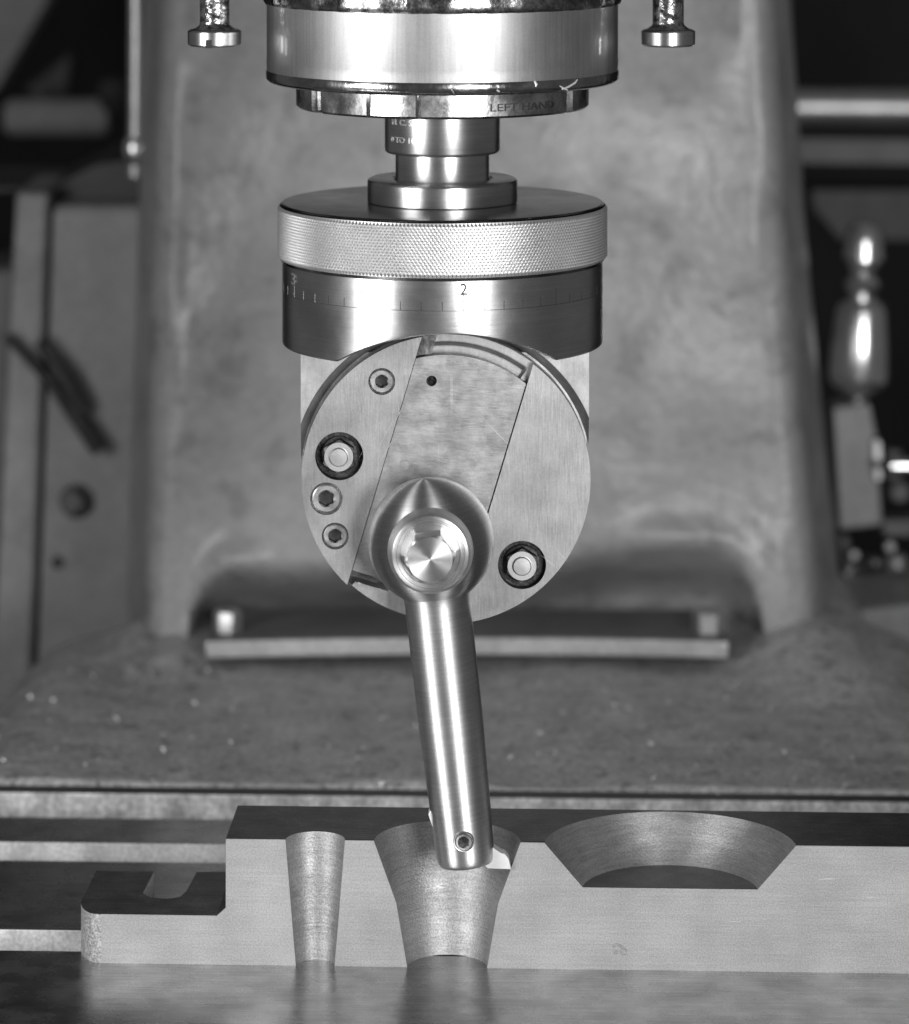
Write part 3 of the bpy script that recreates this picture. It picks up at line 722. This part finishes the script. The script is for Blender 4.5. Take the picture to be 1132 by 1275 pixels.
# socket screws
def socket_screw(cx, cz, r_, hr, y, parent, m, off=0, depth=9, sub=True):
    n = 48; g = Geo(); prof = [(r_*1.02, 3.0), (r_*.965, 2.2), (r_*.93, 3.4), (r_*.90, .9), (r_*.82, -.1)]
    vs = []
    for (q, h) in prof:
        for i in range(n): t = 2*math.pi*i/n; vs.append((cx+q*math.sin(t), y+h, cz+q*math.cos(t)))
    for (s_, h) in ((1.12, 0), (1.0, 1.2), (1.0, depth), (.0, depth+1.5)):
        for i in range(n):
            t = 2*math.pi*i/n; q = hr*.9*s_/math.cos(((t-off) % (math.pi/3))-math.pi/6) if s_ < 1.1 else hr*1.1
            vs.append((cx+q*math.sin(t), y+h, cz+q*math.cos(t)))
    R_ = len(vs)//n; fs = []
    for k in range(R_-1):
        for i in range(n): j = (i+1) % n; fs.append((k*n+i, k*n+j, (k+1)*n+j, (k+1)*n+i))
    def fm_(p):
        c = p.center/S
        return 1 if (c.y-(y-base_y)) > 1.25 and math.hypot(c.x-cx+base_x, c.z-cz+base_z) < hr*1.05 else 0
    base_x, base_y, base_z = off3.x, off3.y, off3.z
    return Geo().add(vs, fs).shift(off3).obj('socket_screw', None, parent, mats=[m, M['socket']], fmat=fm_, sharp=30)
off3 = LB
for x, y, r_, hr, _ in screws:
    q = px2(x, y); socket_screw(q[0], q[1], r_*KF*.97, hr*KF, YF+.5, left, M['faceplain'], off=R(0))
# recessed nuts
for (x, y, r_, kind), par in zip(bolts, (left, right)):
    q = px2(x, y)
    rev([(r_*KF-.3, YF+1.5), (r_*KF-.5, YF+15), (.1, YF+15)], 56, 'Y', (q[0], 0, q[1]), caps=False).shift(LB).obj('counterbore', M['black'], par, sharp=40)
    g = rev([(23*KF, YF+14.8), (23*KF, YF+11), (21.5*KF, YF+10), (.1, YF+10)], 40, 'Y', (q[0], 0, q[1])); g.shift(LB).obj('washer', M['black'], par, sharp=40)
    cx_, cz2 = q[0]-(.5 if kind == 'hex' else 0), q[1]+1.5*0
    n = 48; vs = []
    rh = 18.5*KF if kind == 'hex' else 18.5*KF
    rows_ = [(None, YF+12), (None, YF-3.5), ('c', YF-6)]
    for kk, h in rows_:
        for i in range(n):
            t = 2*math.pi*i/n; rad = rh/math.cos(((t-R(2)) % (math.pi/3))-math.pi/6); rad = min(rad, rh*1.13)
            if kk: rad = rh*.97
            vs.append((cx_+rad*math.sin(t), h, cz2+rad*math.cos(t)))
    fs = [(k*n+i, k*n+(i+1) % n, (k+1)*n+(i+1) % n, (k+1)*n+i) for k in range(2) for i in range(n)]+[tuple(range(2*n, 3*n))]
    nut = Geo().add(vs, fs).shift(LB).obj('clamp_nut', None, par, mats=[M['bright'], M['black']], fmat=lambda p: 0 if abs(p.normal.y) > .3 else 1, sharp=30)
    rev([(12*KF, YF-5.8), (11.6*KF, YF-9), (10.5*KF, YF-10), (4*KF, YF-10.2), (.1, YF-10.2)], 40, 'Y', (cx_, 0, cz2)).shift(LB).obj('stud_end', M['bright'], par, sharp=30)

# ================================================================== BORING BAR with ball end
BC = H(536.5, 673.5, 0)
TL = math.atan(.1105)
rotb = Matrix.Rotation(-TL, 4, 'Y')          # local Z up along the bar; bar leans so its foot goes right
zlen = (BC.z-130)/math.cos(TL)
foot = BC+Vector((math.sin(TL)*zlen, 0, -math.cos(TL)*zlen))
bar = thing('boring_bar', foot, 'slanting round boring bar with a ball end, reaching down into the large tapered bore', 'boring bar', rot=rotb)
RB = 78.5
prof = [(.1, 0.5), (30, 0.5), (34, 1.8), (35.8, 6), (36.2, 14), (38.5, 90), (40.6, 190), (40.8, zlen-80), (41.2, zlen-72)]
a0 = math.acos(45/RB)
prof.append((42.6, zlen-RB*math.sin(a0)-1.5)); rev(prof, 120, 'Z', caps=False).obj('bar_body', M['bar'], bar, sharp=50); prof = [prof[-1]]
a_ = math.asin(46/RB)
for i in range(0, 61):
    t = a_+(math.pi-a_)*i/60; prof.append((max(.1, RB*math.sin(t)), zlen-RB*math.cos(t)))
rev(prof, 120, 'Z', caps=False).obj('ball_end', M['ball'], bar, sharp=50)
# clamp bolt: parts about the local Y axis, drawn in bar-local coordinates
bc = (0, 0, zlen)
rev([(53, -58), (51.5, -64), (50, -70), (48.6, -76), (46.6, -79), (45, -79.5), (42.5, -79.5), (41.5, -78), (40.5, -78), (39.8, -79), (37, -79), (36.2, -76.5), (33, -76), (20, -76)], 96, 'Y', bc, caps=False).obj('bolt_seat', M['face'], bar, sharp=28)
n = 60; vs = []; af = 27.6
o5 = R(30+5)-TL
rowsb = [('h', -73), ('h', -104), ('m', -107.5), ('c', -109.5)]
for kk, h in rowsb:
    for i in range(n):
        t = 2*math.pi*i/n; a = ((t-R(5)+TL+R(30)) % (math.pi/3))-math.pi/6; rad = min(af/math.cos(a), af*1.15)
        if kk == 'm': rad = min(rad, af*1.10)
        if kk == 'c': rad = af*.985
        vs.append((rad*math.sin(t), h, zlen+rad*math.cos(t)))
fs = [(k*n+i, k*n+(i+1) % n, (k+1)*n+(i+1) % n, (k+1)*n+i) for k in range(3) for i in range(n)]+[tuple(range(3*n, 4*n))]
cb = Geo().add(vs, fs).shift((0, 0, zlen)).obj('hex_bolt', M['face'], bar, sharp=22); cb.location = (0, 0, zlen*S)
# set screw near the foot, in bar-local coordinates
off3 = Vector((0, 0, 0)); M['socket'] = M['black']
def bar_local(px, py, y): 
    q = H(px, py, y)-foot; return Matrix.Rotation(TL, 3, 'Y') @ q
q = bar_local(577.5, 1047.5, -36)
socket_screw(q.x, q.z, 11.8, 6.8, -math.sqrt(37.2**2-q.x**2)-4.0, bar, M['faceplain'], off=R(10), depth=1.5)
rev([(12.9, -34), (12.6, -38.8), (12, -39.4), (11.2, -39.2)], 32, 'Y', (q.x, 0, q.z), caps=False).obj('screw_collar', M['faceplain'], bar, sharp=50)
# cutter
cp = [(533.5, 1012), (536.5, 1006), (600, 1040), (616, 1054.5), (624.5, 1060), (628.5, 1060.5), (633.5, 1067), (636.5, 1080), (608, 1079), (538, 1026)]
pts = [bar_local(x, y, 0) for x, y in cp]
plate([(p.x, p.z) for p in pts], [], -9, 12).obj('cutter_bit', M['tip'], bar, bevel=.8)

bpy.context.view_layer.update()
